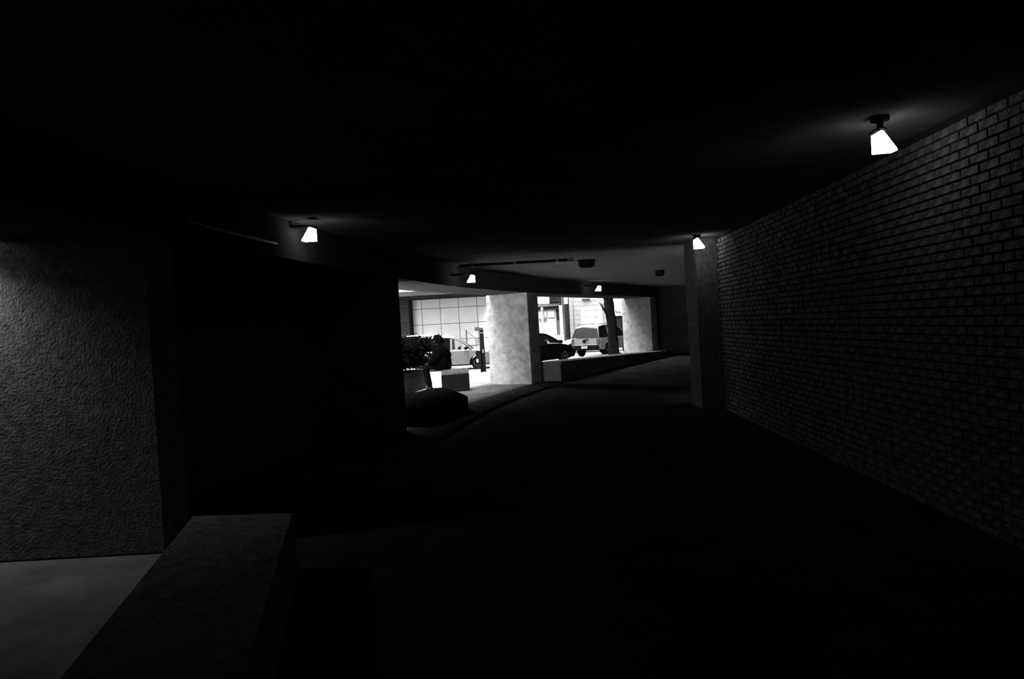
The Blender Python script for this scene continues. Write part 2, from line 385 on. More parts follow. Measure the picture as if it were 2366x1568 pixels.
# ------------------------------------------------------------------ outside ground
m = MB(); XS = [-26 + 1.3 * i for i in range(52)]; YS = [9 + 1.3 * j for j in range(46)]
def gz(x, y):
    d = sdist(x, y)
    if d < DEP: return -.06
    t = min(1, (d - DEP) / 8.0); return -.02 - .38 * t * t * (3 - 2 * t)
idx = {}
vs = []
for i, x in enumerate(XS):
    for j, y in enumerate(YS):
        idx[i, j] = len(vs); vs.append((x, y, gz(x, y)))
fs = [(idx[i, j], idx[i + 1, j], idx[i + 1, j + 1], idx[i, j + 1]) for i in range(len(XS) - 1) for j in range(len(YS) - 1)
      if not all(sdist(XS[i + a], YS[j + b_]) < -.2 for a in (0, 1) for b_ in (0, 1))]
struct(MB().add(vs, fs).build('ground', 'side', smooth=True), 'pale pavement sloping from the arcade down to the street')

# ------------------------------------------------------------------ opposite building with stone panels
YP = 42.0
P0 = at(1017, 711.6, YP); MX, MZ = 42.4 / FPX * YP, 36.8 / FPX * YP
xr = -1.2
bd = empty('panelled_building', (-7, YP + .3, -.4)); tag(bd, 'low building clad in large pale square stone panels under a dark canopy slab', 'building')
zt = at(1030, 680, YP).z + .15
MB().box(-16, xr, YP, YP + 5, -.4, zt).build('wall', 'joint', bd)
pm = {}
for i in range(-12, 6):
    x0, x1 = P0.x + i * MX, P0.x + (i + 1) * MX
    x1 = min(x1, xr)
    if x1 - x0 < .2 or x0 < -16: continue
    for k in range(-4, 2):
        z0, z1 = P0.z + k * MZ, P0.z + (k + 1) * MZ
        z0 = max(z0, -.4); z1 = min(z1, zt)
        if z1 - z0 < .1: continue
        MB().box(x0 + .016, x1 - .016, YP - .03 - random.uniform(0, .006), YP + .02, z0 + .016, z1 - .016).build('panel', 'panel', bd)
s0, s1 = at(950, 683.5, 36.5).z, at(950, 673, 36.5).z
MB().box(-18, xr + .1, 36.5, YP + 5, s0, s1).build('canopy_slab', 'slab', bd)
xa, xb = at(921, 730, 40.5).x, at(946, 730, 40.5).x
MB().box(xa, xb, 40.3, YP, -.4, s0).build('side_pillar', 'pillar', bd)
for k in range(4): MB().box(xa - .01, xb + .01, 40.28, 40.3, .55 + k * .85, .58 + k * .85).build('pillar_joint', 'joint', bd)

tw = empty('sky_block_tower', (-14, 60, -.4)); tag(tw, 'tall white block added behind the panelled building to block low sky', 'building')  # added tower, mostly out of view, keeps low sky off the arcade
MB().box(-34, -1.5, 58.5, 66, -.4, 36).build('wall', 'white', tw)
for r_ in range(10):
    for c_ in range(9): MB().box(-33 + c_ * 3.5, -31 + c_ * 3.5, 58.4, 58.55, 2 + r_ * 3.2, 3.6 + r_ * 3.2).build('window', 'grey', tw)
sb = empty('sky_block_building', (-22, 14, -.4)); tag(sb, 'long grey building added out of view across the street to block low sky', 'building')  # added unseen building, cuts low sky from the street side
MB().box(-31, -16.5, -8, 35.5, -.4, 25).build('wall', 'pillar', sb)
for r_ in range(6):
    for c_ in range(10): MB().box(-16.55, -16.4, -6 + c_ * 4, -4 + c_ * 4, 2 + r_ * 3.4, 4 + r_ * 3.4).build('window', 'dgrey', sb)
# ------------------------------------------------------------------ street front in the far opening
YF = 52.0
def rect(mb, x0, y0, x1, y1, Y, th=.1, back=.02):
    """box whose front face fills a rectangle of the frame at depth Y"""
    a, c = at(x0, (y0 + y1) / 2, Y), at(x1, (y0 + y1) / 2, Y); t_, b_ = at((x0 + x1) / 2, y0, Y), at((x0 + x1) / 2, y1, Y)
    return mb.box(a.x, c.x, Y - th, Y + back, b_.z, t_.z)
sh = empty('shop_front', (3, YF, -.4)); tag(sh, 'narrow shop front with dark fascia and tall white glazed door panel', 'building')
xs0, xs1 = -1.2, at(1313, 740, YF).x
MB().box(xs0, xs1 - .02, YF, YF + 6, -.4, 25).build('wall', 'grey', sh)
rect(MB(), 1200, 684, 1269, 703, YF, .12).build('sign_board', 'white', sh)
rect(MB(), 1269, 676, 1291, 697.5, YF, .5).build('awning_box', 'dgrey', sh)
rect(MB(), 1200, 703, 1299, 709, YF, .35).build('cornice', 'grey', sh)
rect(MB(), 1200, 709, 1298, 716.5, YF, .25).build('fascia', 'dgrey', sh)
dp = rect(MB(), 1200, 717, 1286, 800, YF, .08).build('door_panel', 'white', sh)
wf = MB(); rect(wf, 1255.5, 719, 1257, 733, YF, .14); rect(wf, 1263, 719, 1264.5, 733, YF, .14); rect(wf, 1281, 718, 1282.5, 734, YF, .14); rect(wf, 1256, 732.5, 1264, 734, YF, .14); rect(wf, 1266, 733, 1282, 734.6, YF, .14)
wf.build('window_frame', 'grey', sh)
g = MB()
for gx, gw in ((1245.5, 1.3), (1247.3, .8), (1249, 1.6), (1256, 1.2), (1257.8, .7), (1259.4, 1.3), (1261.4, .7), (1262.6, 1.2)):
    rect(g, gx, 736 + random.uniform(0, .6), gx + gw, 744.5 + random.uniform(-.8, .4), YF, .10)
rect(g, 1245.2, 736, 1250.5, 737.3, YF, .10); rect(g, 1255.5, 736.2, 1264, 737.4, YF, .10); rect(g, 1256, 740, 1261, 741, YF, .10)
g.build('lettering', 'mark', sh)['kind'] = 'stuff'
g = MB()
for k in range(9): rect(g, 1249 + k * 1.7, 688 + (k % 3) * .4, 1250.1 + k * 1.7, 690.8, YF, .14)
g.build('faint_lettering', 'faint', sh)['kind'] = 'stuff'
rect(MB(), 1274.5, 737, 1281, 752, YF, .10).build('notice', 'offwhite', sh)
rect(MB(), 1286, 716.5, 1299, 736, YF, .10).build('dark_panel', 'dgrey', sh)
rect(MB(), 1305.5, 705, 1312.4, 776, YF, .25).build('dark_post', 'dgrey', sh)
rect(MB(), 1303, 684, 1311.5, 702, YF, .12).build('white_panel', 'white', sh)
rect(MB(), 1287, 773, 1304, 800, YF, .25).build('plinth', 'offwhite', sh)
xs1 += .1
wb = empty('white_brick_building', (9, YF, -.4)); tag(wb, 'white painted brick building with a big pale window board', 'building')
MB().box(xs1 + .03, 22, YF - .1, YF + 6, -.4, 25).build('wall', 'wbrick', wb)
for k in range(22):
    z = .1 + k * .34; MB().box(xs1 + .05, 21.9, YF - .115, YF - .09, z, z + .022).build('brick_joint', 'offwhite', wb)
rect(MB(), 1342, 711, 1391, 750, YF, .22).build('window_board', 'white', wb)
g = MB()
for x0, y0, x1, y1 in ((1348, 716.5, 1360, 717.5), (1370, 715, 1382, 716.3), (1348, 731, 1354, 732.6), (1355.5, 731, 1361.5, 732.4), (1370, 729.5, 1384, 731), (1372, 733.5, 1381, 734.5)):
    rect(g, x0, y0, x1, y1, YF, .24)
g.build('faint_lettering', 'faint', wb)['kind'] = 'stuff'
rect(MB(), 1344, 689.8, 1362, 692.2, YF, .3).build('wall_light', 'mark', wb)
rect(MB(), 1336, 748, 1393, 752.5, YF, .32).build('window_sill', 'white', wb)
a = at(1322, 670, YF - .25); MB().tube([(a.x, YF - .2, 6.5), (a.x, YF - .2, .9), (a.x + .05, YF - .3, .6)], .055).build('downpipe', 'grey', wb)
rect(MB(), 1412, 688, 1460, 712, YF, .15).build('upper_panel', 'white', wb)
rect(MB(), 1412, 713, 1460, 729, YF, .3).build('shop_sign', 'white', wb)
g = MB()
for x0, y0, x1, y1 in ((1420.5, 716, 1422.5, 722), (1422.5, 719, 1426, 722.4), (1428.8, 715.5, 1430, 722), (1427.5, 720.5, 1433, 722.2)): rect(g, x0, y0, x1, y1, YF, .34)
g.build('sign_lettering', 'grey', wb)['kind'] = 'stuff'
rect(MB(), 1412, 729.5, 1460, 775, YF, .12).build('dark_window', 'dgrey', wb)

# street poles
pb_ = at(1300, 800, 47); a = at(1297.5, 705, 47)
e = empty('street_pole', (pb_.x, 47, gz(pb_.x, 47))); tag(e, 'slim pale street pole with a dark upper part before the shop', 'pole')
MB().tube([(pb_.x, 47, gz(pb_.x, 47)), (pb_.x, 47, a.z)], .105, 12).build('lower_shaft', 'white', e)
MB().tube([(pb_.x, 47, a.z), (pb_.x, 47, 7.0)], .07, 12).build('upper_shaft', 'dgrey', e)
MB().lathe([(.2, 0), (.2, .1), (.12, .16)], (pb_.x, 47, gz(pb_.x, 47))).build('base_plate', 'white', e)
a = at(1252, 712, 46); e = empty('meter_post', (a.x, 46, gz(a.x, 46))); tag(e, 'short pale post with rounded cap before the shop door', 'post')
MB().tube([(a.x, 46, gz(a.x, 46)), (a.x, 46, a.z - .1)], .06, 12).build('shaft', 'offwhite', e)
MB().lathe([(.06, a.z - .14), (.085, a.z - .1), (.085, a.z), (.05, a.z + .06), (.01, a.z + .08)], (a.x, 46, 0)).build('cap', 'white', e)

# ------------------------------------------------------------------ cars (x forward, y left, z up)
def car(name, label, cat, loc, yaw, sp):
    e = empty(name, loc, yaw); tag(e, label, cat)
    L, W, belt = sp['L'], sp['W'], sp['belt']; hw = W / 2; paint = sp['paint']
    xfw, xrw, R = sp['fw'], sp['rw'], sp['R']
    def arch(xc):
        r = R + .06; return [(xc + r * math.cos(a), max(sp['sill'], R + r * math.sin(a))) for a in [math.pi * k / 10 for k in range(11)]]
    low = [(-L / 2 + .04, sp['sill'] + .1)] + sp['top'] + [(L / 2 - .03, sp['sill'] + .1), (L / 2 - .12, sp['sill'])]
    low += [(xfw + R + .06, sp['sill'])] + arch(xfw) + [(xfw - R - .06, sp['sill']), (xrw + R + .06, sp['sill'])] + arch(xrw) + [(xrw - R - .06, sp['sill']), (-L / 2 + .15, sp['sill'])]
    cz = .6
    def ring(k, y): return [Vector((x * k, y, cz + (z - cz) * (1 - (1 - k) * 2.2))) for x, z in low]
    mb = MB(); rings = [ring(.972, -hw), ring(.99, -hw + .05), ring(1, -hw + .14), ring(1, hw - .14), ring(.99, hw - .05), ring(.972, hw)]
    mb.loft(rings); mb.build('body', paint, e, local=True)
    # dark floor pan below the sills
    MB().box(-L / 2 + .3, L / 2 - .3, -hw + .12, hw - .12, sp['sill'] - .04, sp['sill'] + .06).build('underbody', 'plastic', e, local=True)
    cur = sp['curve']; wb_, wr_ = hw - .06, hw - .06 - sp['tumble']; zr = max(z for x, z in cur)
    def hwz(z): return wb_ + (wr_ - wb_) * (z - belt) / (zr - belt)
    def zc(x):
        for (xa, za), (xb, zb_) in zip(cur, cur[1:]):
            if xa <= x <= xb: return za + (zb_ - za) * (x - xa) / max(1e-6, xb - xa)
        return belt
    def strip(sec, off=0.0):
        mb = MB(); rings = []
        for x, z in sec:
            r = []
            for k in range(9):
                t = -1 + k / 4; h = hwz(z); r.append(Vector((x, t * h, z + off + .035 * (1 - t * t) * (1 if z > belt + .2 else .3))))
            rings.append(r)
        return mb.loft(rings, close=False)
    i0, i1 = sp['roof']
    roof = cur[i0:i1 + 1]
    mb = strip(roof); strip2 = strip([(x, z - .05) for x, z in roof]); mb.add(strip2.v, strip2.f); rf = mb.build('roof', sp.get('roofmat', paint), e, True, True)
    strip(cur[i1:]).build('windscreen', sp.get('ws', 'gclear'), e, True, True)
    strip(cur[:i0 + 1]).build('rear_window', sp.get('rg', 'gdark'), e, True, True)
    for sgn in (-1, 1):
        mb = MB(); mb.tube([Vector((x, sgn * hwz(z), z)) for x, z in cur], .038, 6)
        mb.build('window_rail', sp.get('rail', paint), e, True, True)
        xs = sp['pillars']
        for q, x in enumerate(xs[1:-1]):
            z1 = zc(x) - .02
            mb = MB(); mb.loft([[Vector((x - .045, sgn * (hwz(z) + o_), z)), Vector((x + .045, sgn * (hwz(z) + o_), z)), Vector((x + .045, sgn * (hwz(z) - .05), z)), Vector((x - .045, sgn * (hwz(z) - .05), z))] for z, o_ in ((belt - .02, .006), (z1, .006))])
            mb.build('pillar', sp.get('rail', paint), e, local=True)
        for q, (xa, xb) in enumerate(zip(xs, xs[1:])):
            pts = [(xa, belt), (xb, belt)]; mid = [c for c in cur if xa < c[0] < xb][::-1]
            pts += [(xb, zc(xb))] + mid + [(xa, zc(xa))]
            cl = []
            for p in pts:
                if not cl or (abs(p[0] - cl[-1][0]) + abs(p[1] - cl[-1][1])) > .01: cl.append(p)
            MB().add([Vector((x, sgn * (hwz(z) - .01), z)) for x, z in cl], [tuple(range(len(cl)))]).build('side_window', sp['glass'][q], e, local=True)
        # belt trim, door gaps, handles
        MB().box(xs[0], xs[-1], sgn * (hw - .02) - .012, sgn * (hw - .02) + .012, belt - .05, belt - .015).build('belt_trim', sp.get('trim', 'chrome'), e, local=True)
        for x in sp['doors']:
            MB().box(x - .006, x + .006, sgn * (hw - .004) - .01, sgn * (hw - .004) + .004, sp['sill'] + .1, belt - .05).build('door_gap', 'plastic', e, local=True)
        for x in sp['doors'][1:]:
            MB().box(x + .08, x + .26, sgn * (hw + .012) - .016, sgn * (hw + .012) + .016, belt - .16, belt - .12).build('door_handle', sp.get('trim', 'chrome'), e, local=True, bevel=.005)
        mx = xs[-1] - .12
        MB().box(mx - .07, mx + .07, sgn * (hw + .10) - .09, sgn * (hw + .10) + .09, belt + .0, belt + .15).build('wing_mirror', sp.get('mirror', 'plastic'), e, local=True, bevel=.03)
        for xw in (xfw, xrw):
            wh = MB().lathe([(R * .6, -.10), (R * .92, -.11), (R, -.07), (R, .07), (R * .92, .11), (R * .6, .10)], (xw, sgn * (hw - .13), R), 'Y', 24).build('wheel', 'tyre', e, local=True, smooth=False)
            hb_ = MB().lathe([(R * .62, -.02), (R * .62, .105), (R * .5, .085), (R * .14, .10), (.02, .11)] if sgn > 0 else [(R * .62, .02), (R * .62, -.105), (R * .5, -.085), (R * .14, -.10), (.02, -.11)], (xw, sgn * (hw - .13), R), 'Y', 20)
            h_ = hb_.build('hub', 'rim', wh, local=True)
        MB().box(L / 2 - .22, L / 2 - .02, sgn * (hw - .28) - .2, sgn * (hw - .28) + .2, sp['lampz'] - .06, sp['lampz'] + .07).build('headlamp', 'chrome', e, local=True, bevel=.02)
        tz0, tz1 = sp['tail']
        MB().box(-L / 2 - .005, -L / 2 + .12, sgn * (hw - .11) - .085, sgn * (hw - .11) + .085, tz0, tz1).build('tail_lamp', 'lampred', e, local=True, bevel=.015)
    for s_, nm in ((1, 'front_bumper'), (-1, 'rear_bumper')):
        x0 = s_ * (L / 2 - .1)
        MB().box(min(x0, x0 + s_ * .16), max(x0, x0 + s_ * .16), -hw + .06, hw - .06, sp['sill'] + .04, sp['sill'] + .27).build(nm, sp.get('bump', 'plastic'), e, local=True, bevel=.04)
    for sx in (-.35, .55):
        for sy in (-.38, .38):
            st = MB().box(sx - .12, sx + .1, sy - .22, sy + .22, belt - .5, belt - .02).box(sx - .1, sx - .03, sy - .08, sy + .08, belt - .03, belt + .17)
            st.build('seat', 'plastic', e, local=True, bevel=.03)
    return e, hwz, zr

SC = 49.3
sx = at(1034, 812, 32.4); 
e, hz, zr = car('estate_car', 'silver estate car with a roof rack parked behind the hedge', 'car', (sx.x, 33.5, gz(sx.x, 33.5)), 0.0, dict(
    L=4.6, W=1.78, belt=.97, paint='silver', fw=1.42, rw=-1.33, R=.33, sill=.26, tumble=.17,
    top=[(-2.28, .62), (-2.26, .93), (-2.05, .965), (1.0, .965), (1.5, .92), (2.05, .80), (2.25, .66)],
    curve=[(-2.2, .97), (-2.05, 1.35), (-1.88, 1.52), (-1.5, 1.58), (-.3, 1.6), (.15, 1.57), (.5, 1.45), (.8, 1.27), (1.12, .97)], roof=(2, 5),
    pillars=[-2.1, -1.45, -.5, .16, .98], glass=['gdark', 'gdark', 'gdark', 'gclear'], doors=[.95, -.42, -1.3], lampz=.68, tail=(.62, .95), rail='silver', trim='chrome', bump='silver'))
for sgn in (-1, 1):
    rl = MB().tube([(-2.0, sgn * .6, zr + .02), (-1.95, sgn * .6, zr + .16), (-.62, sgn * .6, zr + .17), (-.58, sgn * .6, zr + .03)], .022, 6).build('rack_rail', 'chrome', e, local=True)
    MB().tube([(-.5, sgn * .62, zr), (-.3, sgn * .62, zr + .06), (.0, sgn * .62, zr + .05), (.25, sgn * .62, zr - .03)], .016, 6).build('roof_bar', 'chrome', e, local=True)
for x in (-1.7, -1.2, -.75):
    MB().tube([(x, -.6, zr + .16), (x, .6, zr + .16)], .016, 6).build('rack_crossbar', 'plastic', e, local=True)
MB().tube([(-.45, -.2, zr + .02), (-.47, -.2, zr + .26)], .012, 6).build('aerial', 'plastic', e, local=True)

bp_ = at(1322, 815, 34.6); h40 = math.radians(90 - 41)
bx = bp_.x - math.cos(h40) * 2.2 - .55; by = 34.9 - math.sin(h40) * 2.2; bx *= .965; by *= .965
car('saloon_car', 'black saloon car parked behind the long low wall', 'car', (bx, by, gz(bx, by)), h40, dict(
    L=4.4, W=1.72, belt=.93, paint='blackp', fw=1.33, rw=-1.27, R=.31, sill=.22, tumble=.2,
    top=[(-2.18, .6), (-2.15, .92), (-1.7, .95), (.95, .93), (1.5, .86), (1.95, .74), (2.16, .55)],
    curve=[(-1.75, .93), (-1.2, 1.3), (-.8, 1.4), (-.2, 1.43), (.2, 1.38), (.55, 1.24), (.85, 1.08), (1.1, .93)], roof=(1, 4),
    pillars=[-1.5, -1.0, -.1, 1.0], glass=['gdark', 'gdark', 'gclear'], doors=[.95, -.08, -.95], lampz=.62, tail=(.62, .85), rail='blackp', trim='blackp', bump='blackp', mirror='blackp', ws='gclear'))

hs = math.radians(90 - 34); sc_ = at(1354, 800, 37.2)
sx_, sy_ = sc_.x + math.cos(hs) * 2.25, 37.4 + math.sin(hs) * 2.25
e, hz, zr = car('sport_utility_vehicle', 'grey sport utility vehicle seen from behind under the bare tree', 'car', (sx_, sy_, gz(sx_, sy_)), hs, dict(
    L=4.6, W=1.78, belt=1.06, paint='suvp', fw=1.4, rw=-1.32, R=.36, sill=.40, tumble=.16,
    top=[(-2.28, .7), (-2.26, 1.04), (-2.1, 1.05), (1.0, 1.05), (1.6, 1.0), (2.15, .95), (2.25, .7)],
    curve=[(-2.24, 1.06), (-2.1, 1.5), (-2.0, 1.66), (-1.5, 1.72), (-.2, 1.73), (.4, 1.68), (1.1, 1.06)], roof=(2, 5),
    pillars=[-2.1, -1.0, -.1, 1.0], glass=['gdark', 'gdark', 'gdark'], doors=[.95, -.05, -.95], lampz=.8, tail=(.72, 1.03), rail='suvp', trim='suvp', bump='plastic', rg='greflect', roofmat='whitep', ws='gdark'))
MB().box(-2.42, -2.36, -.17, .17, .5, .62).build('number_plate', 'plate', e, local=True)
for k in range(6): MB().box(-2.425, -2.415, -.13 + k * .045, -.105 + k * .045, .535, .59).build('plate_character', 'mark', e, local=True)
MB().box(-2.315, -2.29, -.72, .72, .66, .70).build('chrome_strip', 'chrome', e, local=True)
MB().lathe([(.09, -2.33), (.09, -2.29)], (0, .05, .88), 'X', 14).build('tailgate_badge', 'plastic', e, local=True)
MB().box(-2.34, -2.28, -.2, 0.02, .97, 1.01).build('tailgate_handle', 'plastic', e, local=True)
for sgn in (-1, 1): MB().tube([(-1.9, sgn * .62, zr + .0), (-1.8, sgn * .62, zr + .07), (.1, sgn * .62, zr + .07), (.25, sgn * .62, zr - .02)], .02, 6).build('roof_bar', 'plastic', e, local=True)

wc = at(1333, 790, 43.5)
car('hatchback', 'white hatchback mostly hidden by the grey utility vehicle', 'car', (wc.x + 1.2, 44.8, gz(wc.x, 44.8)), math.radians(90 + 62), dict(
    L=4.0, W=1.7, belt=.95, paint='whitep', fw=1.2, rw=-1.2, R=.3, sill=.25, tumble=.15,
    top=[(-1.98, .6), (-1.96, .93), (-1.8, .94), (.8, .94), (1.3, .9), (1.8, .75), (1.96, .55)],
    curve=[(-1.9, .95), (-1.6, 1.4), (-1.2, 1.5), (-.2, 1.52), (.2, 1.45), (.9, .95)], roof=(1, 4),
    pillars=[-1.6, -.7, 0, .8], glass=['gdark', 'gdark', 'gdark'], doors=[.8, 0.0, -.8], lampz=.65, tail=(.62, .9), rail='whitep', trim='whitep', bump='whitep', ws='gclear'))

# ------------------------------------------------------------------ pay station
YS_ = 29.5; bz = gnd(1117, 851, -.36); X0 = at(1113, 800, YS_).x; z0 = gz(X0, YS_); zt_ = at(1109, 757, YS_).z
e = empty('pay_station', (X0, YS_, z0)); tag(e, 'tall dark pay station with notices beside the concrete pier', 'pay station')
k = YS_ / FPX
def slab_at(px0, py0, px1, py1, Y, th): 
    mb = MB(); rect(mb, px0, py0, px1, py1, Y, th, 0); return mb
mb = MB(); x0, x1 = at(1107, 757, YS_).x, at(1116, 757, YS_).x; xb0, xb1 = at(1110.5, 850, YS_).x, at(1123, 850, YS_).x
mb.loft([[(xb0, YS_ - .12, z0), (xb1, YS_ - .12, z0), (xb1, YS_ + .12, z0), (xb0, YS_ + .12, z0)], [(x0, YS_ - .09, zt_), (x1, YS_ - .09, zt_), (x1, YS_ + .09, zt_), (x0, YS_ + .09, zt_)]]).build('column', 'black', e, bevel=.01)
slab_at(1096.5, 755.5, 1107, 764, YS_ - .02, .03).build('side_sign', 'grey', e)
slab_at(1107, 757.5, 1116.5, 762, YS_ - .10, .02).build('header', 'grey', e)
slab_at(1109, 767.5, 1116, 770, YS_ - .11, .02).build('label_strip', 'offwhite', e)
slab_at(1114.5, 807, 1117.5, 815, YS_ - .13, .02).build('ticket_slot', 'offwhite', e)
for j in range(4): slab_at(1098.5, 780.5 + j * 5, 1107.5, 782.6 + j * 5, YS_ - .02, .04).build('notice_strip', 'grey', e)
mb = MB(); rect(mb, 1100.5, 810, 1112, 852, YS_ - .1, .2, 0); mb.build('side_cabinet', 'dgrey', e, bevel=.01)
slab_at(1101, 829, 1105.5, 837, YS_ - .31, .012).build('cabinet_label', 'white', e)
sp_ = at(1077, 762, 37.5); e = empty('sign_frame', (sp_.x, 37.5, gz(sp_.x, 37.5))); tag(e, 'thin pale post with a sloping stay behind the silver car', 'post')
MB().tube([(sp_.x, 37.5, gz(sp_.x, 37.5)), (sp_.x, 37.5, sp_.z)], .035).build('upright', 'grey', e)
a = at(1099, 780, 37.5); MB().tube([(sp_.x, 37.5, sp_.z - .1), (a.x, 37.5, a.z)], .014).build('stay', 'grey', e)
MB().tube([(a.x, 37.5, gz(a.x, 37.5)), (a.x, 37.5, a.z)], .03).build('short_upright', 'offwhite', e)
zq = at(1090, 798, 37.5).z; MB().tube([(sp_.x, 37.5, zq), (a.x + .1, 37.5, zq)], .03).build('rail', 'grey', e)

# ------------------------------------------------------------------ tree
tb = at(1419, 825, 31.0); tz = gz(tb.x, 31.0)
e = empty('bare_tree', (tb.x, 31.0, tz)); tag(e, 'bare dark street tree with forked trunk before the grey utility vehicle', 'tree')
pts = [(tb.x + .05, 31, tz)] + [tuple(at(px, py, 31.0)) for px, py in ((1418.5, 815), (1416, 780), (1413.5, 745), (1409, 720), (1406.5, 700), (1405.5, 685))]
top = Vector(pts[-1]); pts.append(tuple(top + Vector((0, .1, .6))))
MB().tube(pts, [.34, .25, .225, .22, .215, .235, .26, .2], 14).build('trunk', 'bark', e, True)
def limb(p, d, L, r, depth):
    p = Vector(p); d = Vector(d).normalized(); pp = [p]; rr = [r]
    for k in range(5):
        d = (d + Vector((random.uniform(-.18, .18), random.uniform(-.18, .18), random.uniform(-.02, .16)))).normalized(); p = p + d * L / 5; pp.append(p); rr.append(r * (1 - .13 * (k + 1)))
    MB().tube(pp, rr, 7).build('branch', 'bark', e, True)
    if depth:
        for k in range(3):
            q = pp[random.randint(2, 5)]; limb(q, d + Vector((random.uniform(-.9, .9), random.uniform(-.9, .9), random.uniform(-.1, .5))), L * .62, r * .42, depth - 1)
for dd in ((-.5, .3, 1), (.15, .5, 1.2), (-.2, .6, 1), (-.45, .0, 1.1)): limb(top + Vector((0, .05, .4)), dd, 1.9, .11, 2)
for (xa, ya), (xb, yb), r in (((1405, 733), (1386, 700), .045), ((1400, 724), (1389, 699), .022), ((1399, 722), (1389, 713), .02), ((1394, 712), (1383, 697), .015)):
    a, c = at(xa, ya, 30.9), at(xb, yb, 30.7); MB().tube([a, a.lerp(c, .5) + Vector((0, 0, .03)), c], [r, r * .75, r * .45], 6).build('twig', 'bark', e, True)

# ------------------------------------------------------------------ hedge growing in the planter
hc = (LA + LB) / 2 + nl * .4
e = empty('hedge', (hc.x, hc.y, .54)); tag(e, 'dense dark leafy hedge in the planter', 'hedge')
lv = MB(); rnd = random.Random(3)
span = (LB - LA).length
def htop(t): return 1.31 + .05 * math.sin(t * 9) + .04 * math.sin(t * 23)
for k in range(9000):
    t = rnd.random(); c = LA + dl * (t * (span - .12) + .02) + nl * rnd.uniform(.06, .74); zt2 = htop(t)
    c = c - nl * (.55 * t * rnd.random() if rnd.random() < .6 else 0)
    c = Vector((c.x, c.y, .66 + (zt2 - .62) * rnd.random() ** .75))
    d = Vector((rnd.gauss(0, 1), rnd.gauss(0, 1), rnd.gauss(0, .7))).normalized(); u = d.cross(Vector((rnd.gauss(0, 1), rnd.gauss(0, 1), 1))).normalized(); s_ = rnd.uniform(.05, .10)
    n_ = d.cross(u) * s_ * .12
    lv.add([c - d * s_, c + u * s_ * .42 + n_, c + d * s_, c - u * s_ * .42 + n_], [(0, 1, 2), (0, 2, 3)])
o = lv.build('foliage', 'leaf', e); o['kind'] = 'stuff'
for k in range(9):
    c = LA + dl * (span * (k + .5) / 9) + nl * .4; MB().tube([(c.x, c.y, .545), (c.x + rnd.uniform(-.1, .1), c.y, .9), (c.x + rnd.uniform(-.15, .15), c.y, 1.3)], [.02, .015, .008], 6).build('stem', 'bark', e)

# ------------------------------------------------------------------ seated person (faces the left, on the bench)
def skinned(name, nodes, edges, root, m_, parent, sub_=2):
    me = bpy.data.meshes.new(name); names = list(nodes); ix = {n: i for i, n in enumerate(names)}
    me.from_pydata([nodes[n][0] for n in names], [(ix[a], ix[b]) for a, b in edges], [])
    o = bpy.data.objects.new(name + '_tmp', me); COL.objects.link(o)
    o.modifiers.new('Skin', 'SKIN'); s_ = o.modifiers.new('Subdivision', 'SUBSURF'); s_.levels = sub_; s_.render_levels = sub_
    for n in names:
        r = nodes[n][1]; r = (r, r) if not isinstance(r, tuple) else r
        me.skin_vertices[0].data[ix[n]].radius = r; me.skin_vertices[0].data[ix[n]].use_root = (n == root)
    bpy.context.view_layer.update(); dg = bpy.context.evaluated_depsgraph_get()
    me2 = bpy.data.meshes.new_from_object(o.evaluated_get(dg)); bpy.data.objects.remove(o)
    o2 = bpy.data.objects.new(name, me2); me2.materials.clear(); me2.materials.append(M[m_]); me2.name = name
    for p in me2.polygons: p.use_smooth = True
    COL.objects.link(o2); o2.parent = parent; WM[o2.name] = WM[parent.name].copy(); return o2
SZ = .585
pp_ = at(1021, 850, 17.45)
PE = empty('person', (pp_.x, 17.45, SZ), math.radians(180)); tag(PE, 'person in a dark coat sitting on the concrete bench, head bent', 'person')
# local frame: +x is forwards (image left), z = 0 at the seat
N = {'pel': ((0, 0, .14), .12), 'bel': ((0, 0, .28), .13), 'che': ((.01, 0, .44), .14), 'nek': ((.03, 0, .575), .055), 'nk2': ((.055, 0, .63), .055), 'hd': ((.075, 0, .70), .085), 'crn': ((.075, 0, .79), .085),
     'chin': ((.125, 0, .665), .045)}
E = [('pel', 'bel'), ('bel', 'che'), ('che', 'nek'), ('nek', 'nk2'), ('nk2', 'hd'), ('hd', 'crn'), ('hd', 'chin')]
for s, nm in ((-1, 'r'), (1, 'l')):
    N.update({nm + 'sh': ((.01, s * .17, .52), .06), nm + 'el': ((.04, s * .24, .26), .046), nm + 'wr': ((.26, s * .15, .17), .032), nm + 'pa': ((.33, s * .12, .165), .034),
              nm + 'hip': ((.06, s * .09, .12), .09), nm + 'kn': ((.42, s * .11, .07), .062), nm + 'an': ((.33, s * .11, -.46), .042), nm + 'ft': ((.45, s * .12, -.54), .038), nm + 'he': ((.28, s * .11, -.53), .036)})
    E += [('che', nm + 'sh'), (nm + 'sh', nm + 'el'), (nm + 'el', nm + 'wr'), (nm + 'wr', nm + 'pa'), ('pel', nm + 'hip'), (nm + 'hip', nm + 'kn'), (nm + 'kn', nm + 'an'), (nm + 'an', nm + 'ft'), (nm + 'an', nm + 'he')]
    for f, (dy, ln) in enumerate(((-.028, .062), (-.01, .075), (.01, .07), (.027, .055))):
        a, b2 = '%sf%da' % (nm, f), '%sf%db' % (nm, f)
        N[a] = ((.33 + .035 + ln * .35, s * (.12 + dy * 1.1), .16), .0095); N[b2] = ((.33 + .035 + ln * .75, s * (.12 + dy * 1.15), .125), .0085)
        E += [(nm + 'pa', a), (a, b2)]
    N[nm + 'ta'] = ((.345, s * .075, .175), .011); N[nm + 'tb'] = ((.385, s * .06, .16), .0095); E += [(nm + 'pa', nm + 'ta'), (nm + 'ta', nm + 'tb')]
skinned('body', N, E, 'pel', 'skin', PE)
